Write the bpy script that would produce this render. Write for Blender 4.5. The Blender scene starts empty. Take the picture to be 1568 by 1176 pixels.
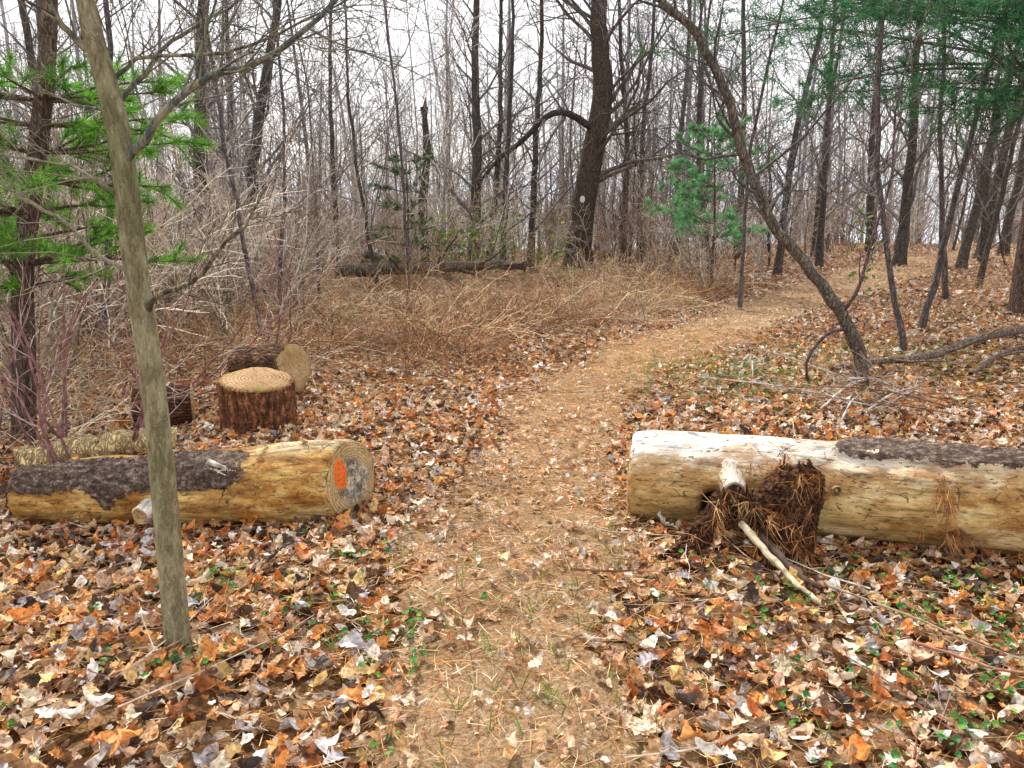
import bpy, math, numpy as np
from mathutils import Vector, Matrix
rng=np.random.default_rng(11)
sc=bpy.context.scene
R=math.radians

# ------------------------------------------------------------ terrain
def H(x,y):
    x=np.asarray(x,float); y=np.asarray(y,float)
    h=.025*np.sin(1.3*x+.7*y)+.02*np.sin(2.1*y-1.1*x+1)+.012*np.sin(4.3*x+3.1*y)
    h=h-.055*np.clip(-x-1,0,5)+.03*np.clip(x-4,0,9)
    h=h-.11*np.clip(y-36,0,70)
    return h
PC=np.array([(0,-3),(0,0),(.0,3),(.25,5),(.65,6.9),(1.7,9.1),(3.6,12),(6.6,16.2),(12.6,23.4),(19,28),(28,33)],float)
def catmull(P,n):
    P=np.asarray(P,float); m=len(P)
    Q=np.vstack([2*P[0]-P[1],P,2*P[-1]-P[-2]])
    t=np.linspace(0,m-1-1e-6,n); i=t.astype(int); f=(t-i)[:,None]
    a,b,c,d=Q[i],Q[i+1],Q[i+2],Q[i+3]
    return .5*((2*b)+(-a+c)*f+(2*a-5*b+4*c-d)*f**2+(-a+3*b-3*c+d)*f**3)
PATH=catmull(PC,160)
def dpath(x,y):
    x=np.asarray(x);y=np.asarray(y)
    out=np.empty(len(x))
    for s in range(0,len(x),20000):
        d=(x[s:s+20000,None]-PATH[None,:,0])**2+(y[s:s+20000,None]-PATH[None,:,1])**2
        out[s:s+20000]=np.sqrt(d.min(1))
    return out

# ------------------------------------------------------------ mesh helpers
def build(name,parts,mats,smooth=False,parent=None,matrix=None):
    vs=[];lo=[];ls=[];co=[];mi=[];off=0;lc=0
    for p in parts:
        V,F,C=p[:3]; m=p[3] if len(p)>3 else 0
        V=np.asarray(V,float).reshape(-1,3);F=np.asarray(F,int)
        C=np.asarray(C,float)
        if C.ndim==1: C=np.tile(C,(len(V),1))
        vs.append(V);co.append(C);lo.append((F+off).ravel())
        ls.append(lc+np.arange(len(F))*F.shape[1]);lc+=F.size
        mi.append(np.full(len(F),m));off+=len(V)
    V=np.concatenate(vs);C=np.concatenate(co);L=np.concatenate(lo);S=np.concatenate(ls);M=np.concatenate(mi)
    me=bpy.data.meshes.new(name)
    me.vertices.add(len(V));me.vertices.foreach_set('co',V.astype(np.float32).ravel())
    me.loops.add(len(L));me.loops.foreach_set('vertex_index',L.astype(np.int32))
    me.polygons.add(len(S));me.polygons.foreach_set('loop_start',S.astype(np.int32))
    me.update(calc_edges=True)
    me.polygons.foreach_set('use_smooth',np.full(len(S),smooth))
    me.polygons.foreach_set('material_index',M.astype(np.int32))
    a=me.color_attributes.new('Col','FLOAT_COLOR','POINT')
    a.data.foreach_set('color',np.hstack([C[:,:3],np.ones((len(C),1))]).astype(np.float32).ravel())
    for m in (mats if isinstance(mats,list) else [mats]): me.materials.append(m)
    ob=bpy.data.objects.new(name,me);sc.collection.objects.link(ob)
    if parent: ob.parent=parent
    if matrix is not None: ob.matrix_world=matrix
    return ob
def empty(name,loc=(0,0,0)):
    e=bpy.data.objects.new(name,None);sc.collection.objects.link(e);e.empty_display_size=.2;return e
def nrm(v):
    return v/(np.linalg.norm(v,axis=-1,keepdims=True)+1e-9)
def tubes(P,Rr,sides):
    P=np.asarray(P,float);Rr=np.asarray(Rr,float)
    B,N,_=P.shape
    T=np.gradient(P,axis=1);T=nrm(T)
    ov=nrm(P[:,-1]-P[:,0])
    ref=np.where(np.abs(ov[:,2:3])>.8,np.array([[1.,0,0]]),np.array([[0,0,1.]]))[:,None,:]
    U=nrm(np.cross(T,ref));W=np.cross(T,U)
    a=np.arange(sides)*2*np.pi/sides
    V=P[:,:,None,:]+Rr[:,:,None,None]*(np.cos(a)[None,None,:,None]*U[:,:,None,:]+np.sin(a)[None,None,:,None]*W[:,:,None,:])
    idx=np.arange(B*N*sides).reshape(B,N,sides)
    r=np.roll(idx,-1,axis=2)
    F=np.stack([idx[:,:-1],r[:,:-1],r[:,1:],idx[:,1:]],-1).reshape(-1,4)
    return V.reshape(-1,3),F
class Wood:
    def __init__(s): s.g={}
    def add(s,p,r,c,sides=3):
        s.g.setdefault((len(p),sides),[]).append((p,r,c))
    def parts(s,mi=0):
        out=[]
        for (n,sd),L in s.g.items():
            P=np.array([l[0] for l in L]);Q=np.array([l[1] for l in L])
            V,F=tubes(P,Q,sd)
            C=np.repeat(np.array([l[2] for l in L]),n*sd,axis=0)
            out.append((V,F,C,mi))
        return out
def poly(s,d,L,n,wig,up):
    p=np.empty((n,3));p[0]=s;d=nrm(np.array(d,float));W=rng.normal(0,wig,(n,3))
    for i in range(1,n):
        d=d+W[i];d[2]+=up;d=d/math.sqrt(d@d);p[i]=p[i-1]+d*(L/(n-1))
    return p
def kids(w,pts,rad,cnt,t0,ang,L,rf,n,wig,up,col,sides=3,rmin=.002,flat=False,taper=.25,t1=.98):
    out=[];N=len(pts)
    for k in range(cnt):
        t=t0+(t1-t0)*(k+rng.random())/cnt
        f=t*(N-1);i=min(int(f),N-2);f-=i
        s=pts[i]*(1-f)+pts[i+1]*f;r=rad[i]*(1-f)+rad[i+1]*f
        tg=nrm(pts[i+1]-pts[i])
        q=rng.normal(0,1,3)
        if flat:q[2]*=.25
        q=q-tg*(q@tg);q=nrm(q)
        a=ang*rng.uniform(.7,1.3)
        d=tg*math.cos(a)+q*math.sin(a)
        l=L*(1.15-.75*t)*rng.uniform(.6,1.25)
        p=poly(s,d,l,n,wig,up)
        r0=max(r*rf*rng.uniform(.7,1.1),rmin);rr=np.linspace(r0,max(r0*taper,rmin*.7),n)
        w.add(p,rr,col,sides);out.append((p,rr))
    return out
def mktree(w,pts,r0,r1,n=24,n1=26,L1=2.2,n2=5,n3=3,t0=.2,col=(.1,.08,.07),col2=None,sides=8,rmin=.004,flare=.5,ang=.85,rf=.38,wob=.01):
    P=catmull(pts,n);P[1:]+=rng.normal(0,wob,(n-1,3))
    t=np.linspace(0,1,n);rad=r0+(r1-r0)*t
    rad=rad*(1+flare*np.exp(-t*n*.9))
    w.add(P,rad,col,sides)
    c2=col2 or col
    for p,r in kids(w,P,rad,n1,t0,ang,L1,rf,6,.16,.05,c2,4,rmin*1.5):
        for p2,r2 in kids(w,p,r,n2,.2,.75,L1*.45,.6,5,.15,.03,c2,3,rmin):
            if n3: kids(w,p2,r2,n3,.2,.7,L1*.22,.7,4,.15,.02,c2,3,rmin*.8)
    return P,rad

# ------------------------------------------------------------ material helpers
def mat(name):
    m=bpy.data.materials.new(name);m.use_nodes=True;nt=m.node_tree;nt.nodes.clear()
    return m,nt
def N(nt,t,**k):
    n=nt.nodes.new(t)
    for a,b in k.items():
        if a.startswith('i_'): n.inputs[a[2:].replace('_',' ')].default_value=b
        else: setattr(n,a,b)
    return n
def lk(nt,a,b): nt.links.new(a,b)
def ramp(nt,fac,stops):
    r=N(nt,'ShaderNodeValToRGB');e=r.color_ramp.elements
    while len(e)<len(stops): e.new(.5)
    for i,(p,c) in enumerate(stops):
        e[i].position=p;e[i].color=(c[0],c[1],c[2],1)
    lk(nt,fac,r.inputs[0]);return r.outputs[0]
def mixc(nt,f,a,b,mode='MIX'):
    m=N(nt,'ShaderNodeMix',data_type='RGBA',blend_type=mode)
    for s,v in ((0,f),(6,a),(7,b)):
        if hasattr(v,'links'): lk(nt,v,m.inputs[s])
        else: m.inputs[s].default_value=v if s==0 else (v[0],v[1],v[2],1)
    return m.outputs[2]
def math_(nt,op,a,b=0.,c=None):
    m=N(nt,'ShaderNodeMath',operation=op)
    for i,v in enumerate((a,b,c)):
        if v is None: continue
        if hasattr(v,'links'): lk(nt,v,m.inputs[i])
        else: m.inputs[i].default_value=v
    return m.outputs[0]
def coords(nt,scale=(1,1,1)):
    t=N(nt,'ShaderNodeTexCoord');mp=N(nt,'ShaderNodeMapping');mp.inputs['Scale'].default_value=scale
    lk(nt,t.outputs['Object'],mp.inputs[0]);return mp.outputs[0]
def noise(nt,vec,s,d=4,r=.6):
    n=N(nt,'ShaderNodeTexNoise');n.inputs['Scale'].default_value=s;n.inputs['Detail'].default_value=d;n.inputs['Roughness'].default_value=r
    lk(nt,vec,n.inputs['Vector']);return n.outputs['Fac']
def finish(nt,col,rough=.8,height=None,bs=.5,bd=.01,trans=0,spec=.3):
    o=N(nt,'ShaderNodeOutputMaterial')
    if spec==0:
        b=N(nt,'ShaderNodeBsdfDiffuse');lk(nt,col,b.inputs['Color'])
    else:
        b=N(nt,'ShaderNodeBsdfPrincipled');b.inputs['Roughness'].default_value=rough
        b.inputs['Specular IOR Level'].default_value=spec
        lk(nt,col,b.inputs['Base Color'])
    if height is not None:
        bp=N(nt,'ShaderNodeBump');bp.inputs['Strength'].default_value=bs;bp.inputs['Distance'].default_value=bd
        lk(nt,height,bp.inputs['Height']);lk(nt,bp.outputs[0],b.inputs['Normal'])
    if trans:
        tr=N(nt,'ShaderNodeBsdfTranslucent');lk(nt,col,tr.inputs[0]);mx=N(nt,'ShaderNodeMixShader');mx.inputs[0].default_value=trans
        lk(nt,b.outputs[0],mx.inputs[1]);lk(nt,tr.outputs[0],mx.inputs[2]);lk(nt,mx.outputs[0],o.inputs[0])
    else: lk(nt,b.outputs[0],o.inputs[0])
def attr(nt,name='Col'):
    a=N(nt,'ShaderNodeAttribute');a.attribute_name=name;return a

def m_bark(name,zs=.25,scale=40,dark=.35,light=1.7,bd=.01,lichen=None):
    m,nt=mat(name);c=coords(nt,(1,1,zs));a=attr(nt).outputs['Color']
    n1=noise(nt,c,scale,5,.65);v=N(nt,'ShaderNodeTexVoronoi',feature='DISTANCE_TO_EDGE');v.inputs['Scale'].default_value=scale*.6
    dv=N(nt,'ShaderNodeVectorMath',operation='ADD');nc=N(nt,'ShaderNodeTexNoise');nc.inputs['Scale'].default_value=scale*.25;lk(nt,c,nc.inputs[0])
    lk(nt,c,dv.inputs[0]);lk(nt,nc.outputs['Color'],dv.inputs[1]);lk(nt,dv.outputs[0],v.inputs['Vector'])
    f=math_(nt,'MULTIPLY',n1,math_(nt,'MINIMUM',math_(nt,'MULTIPLY_ADD',v.outputs[0],2.2,.35),1.))
    k=ramp(nt,f,[(.15,(dark,)*3),(.6,(light,)*3)])
    col=mixc(nt,1.,a,k,'MULTIPLY')
    if lichen:
        l=noise(nt,coords(nt,(1,1,.35)),26,5,.75);lf=ramp(nt,l,[(.46,(0,0,0)),(.57,(1,1,1))])
        col=mixc(nt,math_(nt,'MULTIPLY',lf,.65),col,lichen)
        l2=noise(nt,coords(nt,(1,1,.3)),5,3,.7);col=mixc(nt,1.,col,ramp(nt,l2,[(.35,(.72,.76,.6)),(.65,(1.2,1.14,1.08))]),'MULTIPLY')
    finish(nt,col,.9,f,.9,bd,spec=.15);return m
def m_simple(name,sc_=30,trans=0,lo=.55,hi=1.5,rough=.8,spec=.3):
    m,nt=mat(name);a=attr(nt).outputs['Color'];n=noise(nt,coords(nt),sc_,1,.6)
    k=ramp(nt,n,[(.3,(lo,)*3),(.7,(hi,)*3)]);finish(nt,mixc(nt,1.,a,k,'MULTIPLY'),rough,None,trans=trans,spec=spec);return m
BARK=m_bark('bark_rough',.22,28,.3,2.3,.02)
BARKS=m_bark('bark_smooth_green',.35,110,.35,1.9,.008,lichen=(.66,.62,.44))
TWIG=m_simple('twig_bark',20,spec=0)
LEAF=m_simple('dead_leaf',60,.15,.6,1.45,.5,.4)
NEED=m_simple('pine_needle',8,.25,.7,1.4,.6,spec=0)
GREEN=m_simple('green_leaf',30,.3,.7,1.4,.5)

m,nt=mat('forest_floor');c=coords(nt)
v=N(nt,'ShaderNodeTexVoronoi');v.inputs['Scale'].default_value=22;lk(nt,c,v.inputs['Vector'])
sep=N(nt,'ShaderNodeSeparateColor');lk(nt,v.outputs['Color'],sep.inputs[0])
cell=ramp(nt,sep.outputs[0],[(0,(.06,.03,.015)),(.35,(.22,.11,.05)),(.6,(.38,.21,.10)),(.85,(.52,.35,.21)),(1,(.58,.48,.39))])
n1=noise(nt,c,45,5,.7)
k=ramp(nt,n1,[(.3,(.35,)*3),(.7,(1.2,)*3)])
col=mixc(nt,1.,cell,k,'MULTIPLY')
finish(nt,col,.95,n1,.9,.03,spec=0);GROUND=m
m,nt=mat('trail_soil');c=coords(nt);n1=noise(nt,c,60,6,.75);n2=noise(nt,c,3,4)
col=ramp(nt,n1,[(.3,(.14,.08,.045)),(.5,(.42,.28,.16)),(.7,(.68,.53,.37))])
col=mixc(nt,1.,col,ramp(nt,n2,[(.3,(.7,.65,.6)),(.7,(1.1,1.1,1.1))]),'MULTIPLY')
finish(nt,col,.95,n1,.9,.02,spec=0);TRAIL=m
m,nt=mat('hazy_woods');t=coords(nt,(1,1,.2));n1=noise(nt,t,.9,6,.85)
col=ramp(nt,n1,[(.3,(.50,.55,.63)),(.7,(.68,.74,.82))])  # distance haze tinted straight into the hill's base colour
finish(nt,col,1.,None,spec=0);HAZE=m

def grid(xs,ys,zf):
    X,Y=np.meshgrid(xs,ys);Z=zf(X,Y);V=np.stack([X,Y,Z],-1).reshape(-1,3)
    I=np.arange(X.size).reshape(X.shape);F=np.stack([I[:-1,:-1],I[:-1,1:],I[1:,1:],I[1:,:-1]],-1).reshape(-1,4);return V,F
xs=np.sinh(np.linspace(-5.2,5.2,260))*6;ys=np.concatenate([np.linspace(-200,-6,12),np.linspace(-5,12,170),np.linspace(12.4,60,110),np.linspace(64,700,40)])
V,F=grid(xs,ys,H);build('ground',[(V,F,(1,1,1))],GROUND,True)
PW=catmull(PATH,700);TGw=nrm(np.gradient(PW,axis=0));NW=np.stack([TGw[:,1],-TGw[:,0]],-1)
cr=np.linspace(-1,1,15);hw=.45+.1*np.sin(np.arange(700)*.13)+.08*np.sin(np.arange(700)*.41+1)+rng.normal(0,.04,700)
hw=hw+np.clip(PW[:,1]-8,0,20)*.055
P3=PW[:,None,:]+NW[:,None,:]*(cr[None,:,None]*hw[:,None,None])
Z=H(P3[...,0],P3[...,1])+.008
Z[:, 0]-=.01;Z[:,-1]-=.01
V=np.concatenate([P3,Z[...,None]],-1).reshape(-1,3);I=np.arange(700*15).reshape(700,15)
F=np.stack([I[:-1,:-1],I[:-1,1:],I[1:,1:],I[1:,:-1]],-1).reshape(-1,4)
build('trail_path',[(V,F,(1,1,1))],TRAIL,True)
xs=np.linspace(-520,520,300)
def hz(X,Y):
    r=13+3*np.sin(X*.012+1)+1.5*np.sin(X*.031)+.9*np.sin(X*.21)+.8*np.sin(X*.53+1)+1.2*rng.random(X.shape)
    f=np.clip((Y-190)/90,0,1);return -9+(r+9)*np.sin(f*np.pi/2)
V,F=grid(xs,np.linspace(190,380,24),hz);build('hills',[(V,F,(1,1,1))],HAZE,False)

# ------------------------------------------------------------ leaves
def leaf_t(kind,n,curl,fold,seed):
    r=np.random.default_rng(seed);x=np.linspace(0,1,n)
    w=np.sin(np.pi*np.clip(x*.96+.02,0,1))**.7
    if kind=='oak': w=w*.31*np.where(np.arange(n)%2==1,1.2,.68)
    elif kind=='maple': w=w*.44*np.where(np.arange(n)%3==1,1.15,.7)
    else: w=w*.27
    dx=np.where(np.arange(n)%2==1,.06,0)
    V=[]
    for i in range(n):
        zc=curl*(x[i]-.5)**2+r.normal(0,.02)
        for s in (-1,0,1):
            V.append((x[i]-.5+(dx[i] if s else 0),s*w[i]*r.uniform(.75,1.15),zc+fold*w[i]*abs(s)+(r.normal(0,.06) if s else 0)))
    F=[]
    for i in range(n-1):
        b=i*3;F+=[(b,b+3,b+4,b+1),(b+1,b+4,b+5,b+2)]
    return np.array(V),np.array(F)
def rots(n,tilt):
    a=rng.uniform(0,2*np.pi,n);b=rng.normal(0,tilt,n);c=rng.normal(0,tilt,n)
    ca,sa,cb,sb,cc,s_=np.cos(a),np.sin(a),np.cos(b),np.sin(b),np.cos(c),np.sin(c)
    z=np.zeros(n);o=np.ones(n)
    Rz=np.stack([ca,-sa,z,sa,ca,z,z,z,o],-1).reshape(n,3,3)
    Ry=np.stack([cb,z,sb,z,o,z,-sb,z,cb],-1).reshape(n,3,3)
    Rx=np.stack([o,z,z,z,cc,-s_,z,s_,cc],-1).reshape(n,3,3)
    return Rz@Ry@Rx
def scatter(T,pos,scale,tilt,cols):
    V,F=T;n=len(pos)
    W=np.einsum('nij,kj->nki',rots(n,tilt),V)*scale[:,None,None]+pos[:,None,:]
    FF=(F[None]+(np.arange(n)*len(V))[:,None,None]).reshape(-1,F.shape[1])
    return W.reshape(-1,3),FF,np.repeat(cols,len(V),0)
PAL=np.array([(.80,.66,.49),(.60,.36,.18),(.68,.29,.08),(.66,.45,.31),(.46,.15,.04),(.17,.08,.04),(.07,.04,.03),(.50,.46,.47),(.74,.50,.20),(.88,.81,.73)])
PP=np.array([.13,.17,.15,.12,.12,.12,.10,.06,.07,.075]);PP=PP/PP.sum()
def leafcols(n):
    c=PAL[rng.choice(len(PAL),n,p=PP)];return np.clip(c*rng.uniform(.7,1.2,(n,1)),0,.9)
def fan(n,y0,y1,k=.82,b=.7):
    y=np.sqrt(rng.uniform(y0**2,y1**2,int(n)));x=rng.uniform(-1,1,int(n))*(k*y+b);return x,y
parts=[]
def litter(n,y0,y1,tm,s0,s1,tilt,zz,pathkeep):
    x,y=fan(n,y0,y1);d=dpath(x,y);hwv=.5+.12*np.sin(y*2.1)+np.clip(y-8,0,20)*.055
    clump=.5+.5*np.sin(x*2.3+np.sin(y*1.7)*1.5)*np.sin(y*2.9+x)
    pk=pathkeep+(1-pathkeep)*np.clip((d/hwv-.3)/.7,0,1)**1.5
    keep=rng.random(len(x))<pk*(.65+.35*clump);x=x[keep];y=y[keep];d=d[keep];hwv=hwv[keep]
    g=rng.integers(0,len(tm),len(x))
    for i,T in enumerate(tm):
        q=g==i;m_=q.sum();X=x[q];Y=y[q]
        on=(d[q]<hwv[q])
        P=np.stack([X,Y,H(X,Y)+rng.uniform(.008,zz,m_)],-1)
        s=(s0+(s1-s0)*rng.random(m_)**2)*np.where(on,.7,1)
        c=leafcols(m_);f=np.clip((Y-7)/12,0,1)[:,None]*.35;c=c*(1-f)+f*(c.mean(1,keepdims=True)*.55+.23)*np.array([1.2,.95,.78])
        c=np.where(on[:,None],c*.6+.4*np.array([.66,.50,.35]),c)
        parts.append(scatter(T,P,s,tilt,c))
TN=[leaf_t(k,n,c,f,i) for i,(k,n,c,f) in enumerate([('oak',10,.6,.3),('oak',12,-.7,.5),('maple',8,.8,-.3),('maple',8,-.5,.6),('oval',7,.9,.5),('oak',9,1.2,.7),('oval',6,-.6,-.8),('oval',7,1.6,1.2)])]
TM=[leaf_t(k,n,c,f,i+30) for i,(k,n,c,f) in enumerate([('oak',6,.8,.4),('maple',5,-.6,.6),('oval',4,.9,.6)])]
TF=[leaf_t('oval',3,c,f,i+60) for i,(c,f) in enumerate([(1.,.6),(-.8,.8)])]
for T in TF: T[0][:,1]*=1.4
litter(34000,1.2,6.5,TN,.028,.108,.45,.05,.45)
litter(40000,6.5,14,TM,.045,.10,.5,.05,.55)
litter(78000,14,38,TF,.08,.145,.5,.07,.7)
build('leaf_litter',parts,LEAF)

def needles(P,D,m,spread,L,w,cols,jit=0):
    n=len(P)*m;P=np.repeat(P,m,0);D=np.repeat(D,m,0);C=np.repeat(cols,m,0)
    if jit: P=P+rng.normal(0,jit,(n,3))
    d=nrm(D+rng.normal(0,spread,(n,3)));l=L*rng.uniform(.7,1.15,(n,1))
    s=nrm(np.cross(d,rng.normal(0,1,(n,3))))*w*.5
    mid=P+d*l*.55+rng.normal(0,.04,(n,3))*l;tip=P+d*l
    V=np.stack([P-s,P+s,mid+s,mid-s,tip],1).reshape(-1,3)
    C=np.repeat(C*rng.uniform(.7,1.3,(n,1)),5,0)
    return V,C
def nparts(*a,mi=0,**k):
    V,C=needles(*a,**k)
    n=len(V)//5;V3=V.reshape(n,5,3)[:,[3,2,4]].reshape(-1,3);C3=C.reshape(n,5,3)[:,[3,2,4]].reshape(-1,3)
    V4=V.reshape(n,5,3)[:,:4].reshape(-1,3);C4=C.reshape(n,5,3)[:,:4].reshape(-1,3)
    return [(V4,np.arange(n*4).reshape(n,4),C4,mi),(V3,np.arange(n*3).reshape(n,3),C3,mi)]
x,y=fan(150000,1.2,11);d=dpath(x,y);k=rng.random(len(x))<np.exp(-(d/.85)**2)*.8+.24;x=x[k];y=y[k]
n=len(x);P=np.stack([x,y,H(x,y)+rng.uniform(.012,.045,n)],-1);a=rng.uniform(0,6.28,n)
D=np.stack([np.cos(a),np.sin(a),rng.normal(0,.12,n)],-1)
NC=np.array([(.70,.36,.13),(.54,.25,.09),(.78,.58,.32),(.34,.15,.05),(.76,.64,.46)])
build('pine_needle_litter',nparts(P,D,1,.01,.095,.0026,NC[rng.integers(0,5,n)]),NEED)

parts=[]
sp=[]
for (cx,cy,sx,sy,n) in [(1.6,2.6,.5,.45,64),(-.75,2.75,.35,.35,24),(-1.2,3.0,.5,.4,14),(2.2,7.6,.6,.7,70),(1.8,2.15,.25,.2,28),(4.3,8.6,1.0,.8,80),(-1.7,2.6,.4,.3,10),(2.9,6.9,.5,.4,30),(6,11,1.5,1,60),(2.1,3.0,.3,.2,24),(4.6,6.4,.8,.6,40)]:
    sp.append(np.stack([rng.normal(cx,sx,n),rng.normal(cy,sy,n)],-1))
sp=np.concatenate(sp)
x=np.repeat(sp[:,0],7)+rng.normal(0,.035,len(sp)*7);y=np.repeat(sp[:,1],7)+rng.normal(0,.035,len(sp)*7)
n=len(x);g=np.array([(.06,.24,.035),(.045,.17,.04),(.16,.32,.05)])[rng.integers(0,3,n)]
OV=leaf_t('oval',5,.5,.4,90);OV[0][:,1]*=1.7
parts.append(scatter(OV,np.stack([x,y,H(x,y)+rng.uniform(.028,.06,n)],-1),rng.uniform(.013,.031,n),.4,g))
gx=np.concatenate([rng.normal(2.3,.5,500),rng.normal(4.2,.8,500),rng.normal(.25,.5,160)]);gy=np.concatenate([rng.normal(7.7,.5,500),rng.normal(8.8,.6,500),rng.normal(2.9,.6,160)])
build('ground_ivy',parts,GREEN)
gn=len(gx);build('grass_tufts',nparts(np.stack([gx,gy,H(gx,gy)],-1),np.tile((0,0,1.),(gn,1)),3,.5,.10,.004,np.tile((.16,.28,.06),(gn,1))),NEED)
w=Wood()
for (cx,cy) in [(-.62,3.05),(-.86,2.8),(.55,2.3),(-1.9,3.2),(1.3,3.1),(-1.62,3.35)]:
    a=rng.uniform(0,6.28);d=np.array([math.cos(a),math.sin(a),.05]);z=float(H(cx,cy))+.04
    p=np.array([np.array([cx,cy,z])+d*t for t in np.linspace(0,.1,6)]);w.add(p,np.array([.004,.012,.014,.012,.008,.002]),(.12,.06,.035),7)
    for k in range(70):
        t=rng.random();s=np.array([cx,cy,z])+d*t*.1;q=nrm(np.cross(d,rng.normal(0,1,3)));q=nrm(q+d*.5);L=.026*math.sin(math.pi*(.15+.75*t));w.add(np.array([s,s+q*L*.6,s+q*L]),np.array([.003,.006,.004]),(.16,.085,.05),4)
build('pine_cones',w.parts(),TWIG)

w=Wood()
for i in range(480):
    yy=rng.uniform(1.8,13);xx=rng.uniform(-1,1)*(.75*yy+.3)
    if abs(xx-(0 if yy<5 else (yy-5)*.35))<.7 and rng.random()<.7: continue
    a=rng.uniform(0,6.28);L=rng.uniform(.15,.8)
    p=poly(np.array([xx,yy,0.]),[math.cos(a),math.sin(a),0],L,6,.12,0);p[:,2]=H(p[:,0],p[:,1])+.03+rng.uniform(0,.03)+.1*L*np.abs(np.linspace(-.3,.6,6))
    r=rng.uniform(.0015,.005);c=[(.34,.22,.15),(.55,.48,.40),(.20,.09,.06)][rng.integers(0,3)]
    w.add(p,np.linspace(r,r*.4,6),c,4)
    if rng.random()<.5: kids(w,p,np.linspace(r,r*.4,6),3,.2,.6,L*.5,.7,4,.1,0,c,3,.0015,flat=True)
build('twig_litter',w.parts(),TWIG)

# ------------------------------------------------------------ mass vegetation by templates
def inst(templates,pos,scale,tint):
    out=[]
    n=len(pos);g=rng.integers(0,len(templates),n);yaw=rng.uniform(0,6.28,n)
    for i,tp in enumerate(templates):
        q=np.where(g==i)[0]
        if not len(q): continue
        c,s=np.cos(yaw[q]),np.sin(yaw[q])
        for (V,F,C,_) in tp:
            X=(V[None,:,0]*c[:,None]-V[None,:,1]*s[:,None])*scale[q,None]+pos[q,0:1]
            Y=(V[None,:,0]*s[:,None]+V[None,:,1]*c[:,None])*scale[q,None]+pos[q,1:2]
            Z_=V[None,:,2]*scale[q,None]+pos[q,2:3]
            W=np.stack([X,Y,Z_],-1).reshape(-1,3)
            FF=(F[None]+(np.arange(len(q))*len(V))[:,None,None]).reshape(-1,F.shape[1])
            CC=(C[None]*tint[q][:,None,:]).reshape(-1,3)
            out.append((W,FF,CC))
    return out
def T_dist():
    w=Wood();h=rng.uniform(13,19);r=rng.uniform(.09,.2);lean=rng.normal(0,.9,2)
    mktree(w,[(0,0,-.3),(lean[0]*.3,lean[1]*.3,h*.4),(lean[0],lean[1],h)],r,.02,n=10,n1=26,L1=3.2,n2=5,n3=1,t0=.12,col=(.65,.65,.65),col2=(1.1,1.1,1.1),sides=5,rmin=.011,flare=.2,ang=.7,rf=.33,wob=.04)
    return w.parts()
def T_sap():
    w=Wood();h=rng.uniform(4.5,9);lean=rng.normal(0,.7,2)
    mktree(w,[(0,0,-.1),(lean[0]*.2,lean[1]*.5,h*.4),(lean[0],lean[1],h)],rng.uniform(.02,.045),.006,n=9,n1=20,L1=1.6,n2=4,n3=2,t0=.08,col=(.5,.5,.5),col2=(1.1,1.1,1.1),sides=4,rmin=.0052,flare=.1,ang=.7,rf=.5,wob=.04)
    return w.parts()
def T_shrub():
    w=Wood()
    for k in range(8):
        a=rng.uniform(0,6.28);sp_=rng.uniform(.15,.6)
        p=poly(np.array([rng.normal(0,.12),rng.normal(0,.12),-.05]),[math.cos(a)*sp_,math.sin(a)*sp_,1],rng.uniform(1.6,3.4),7,.13,-.02)
        r=np.linspace(rng.uniform(.008,.016),.004,7);w.add(p,r,np.array((.9,.9,.9))*rng.uniform(.3,1.3),4)
        cc_=np.array((1,1,1.))*rng.uniform(.5,1.5)
        for p2,r2 in kids(w,p,r,7,.2,.7,.9,.6,5,.16,.0,cc_,3,.0045): kids(w,p2,r2,3,.2,.7,.4,.7,4,.15,0,cc_,3,.0035)
    return w.parts()
def T_bram():
    w=Wood()
    for k in range(13):
        a=rng.uniform(0,6.28);sp_=rng.uniform(.3,1.8)
        p=poly(np.array([rng.normal(0,.25),rng.normal(0,.25),-.03]),[math.cos(a)*sp_,math.sin(a)*sp_,1],rng.uniform(.7,1.8),7,.16,-.18)
        r=np.linspace(rng.uniform(.004,.007),.0025,7);cc_=np.array((1,1,1.))*rng.uniform(.3,1.6);w.add(p,r,cc_,3)
        kids(w,p,r,4,.15,.8,.5,.7,4,.18,-.05,cc_,3,.0028)
    return w.parts()
def place(n,xr,yr,clear=1.2,f=None):
    x=rng.uniform(*xr,n);y=rng.uniform(*yr,n);k=dpath(x,y)>clear+np.clip(y-8,0,20)*.045
    k&=np.abs(x)<y*.9+2
    if f is not None:k&=f(x,y)
    x=x[k];y=y[k];return np.stack([x,y,H(x,y)],-1)
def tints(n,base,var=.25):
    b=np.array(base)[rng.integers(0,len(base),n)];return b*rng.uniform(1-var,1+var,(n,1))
D_=[T_dist() for i in range(9)]
p=place(340,(-70,70),(42,90),0);
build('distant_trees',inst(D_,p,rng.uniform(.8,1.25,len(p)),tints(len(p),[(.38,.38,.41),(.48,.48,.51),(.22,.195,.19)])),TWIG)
S_=[T_sap() for i in range(9)]
p=place(460,(-26,34),(15,44),1.6,lambda x,y:((y>19)|(x<-3))&(rng.random(len(x))<np.where(x<4,1,.8)))
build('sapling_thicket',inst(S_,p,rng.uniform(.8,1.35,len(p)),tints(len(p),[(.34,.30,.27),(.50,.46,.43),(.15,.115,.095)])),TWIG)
B_=[T_shrub() for i in range(8)]
logz=lambda x,y:~((x>-6.5)&(x<1.2)&(y<17.8))&~((x>.6)&(x<3.4)&(y<22.5))
p=np.concatenate([place(400,(-24,5),(13,34),1.2,lambda x,y:(y>13+.25*np.abs(x+4))&logz(x,y)),place(44,(-9,-4.6),(7,13),1.2),place(90,(6,26),(21,36),2.5),place(22,(-5.8,-3.6),(10,14),1)])
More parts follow.
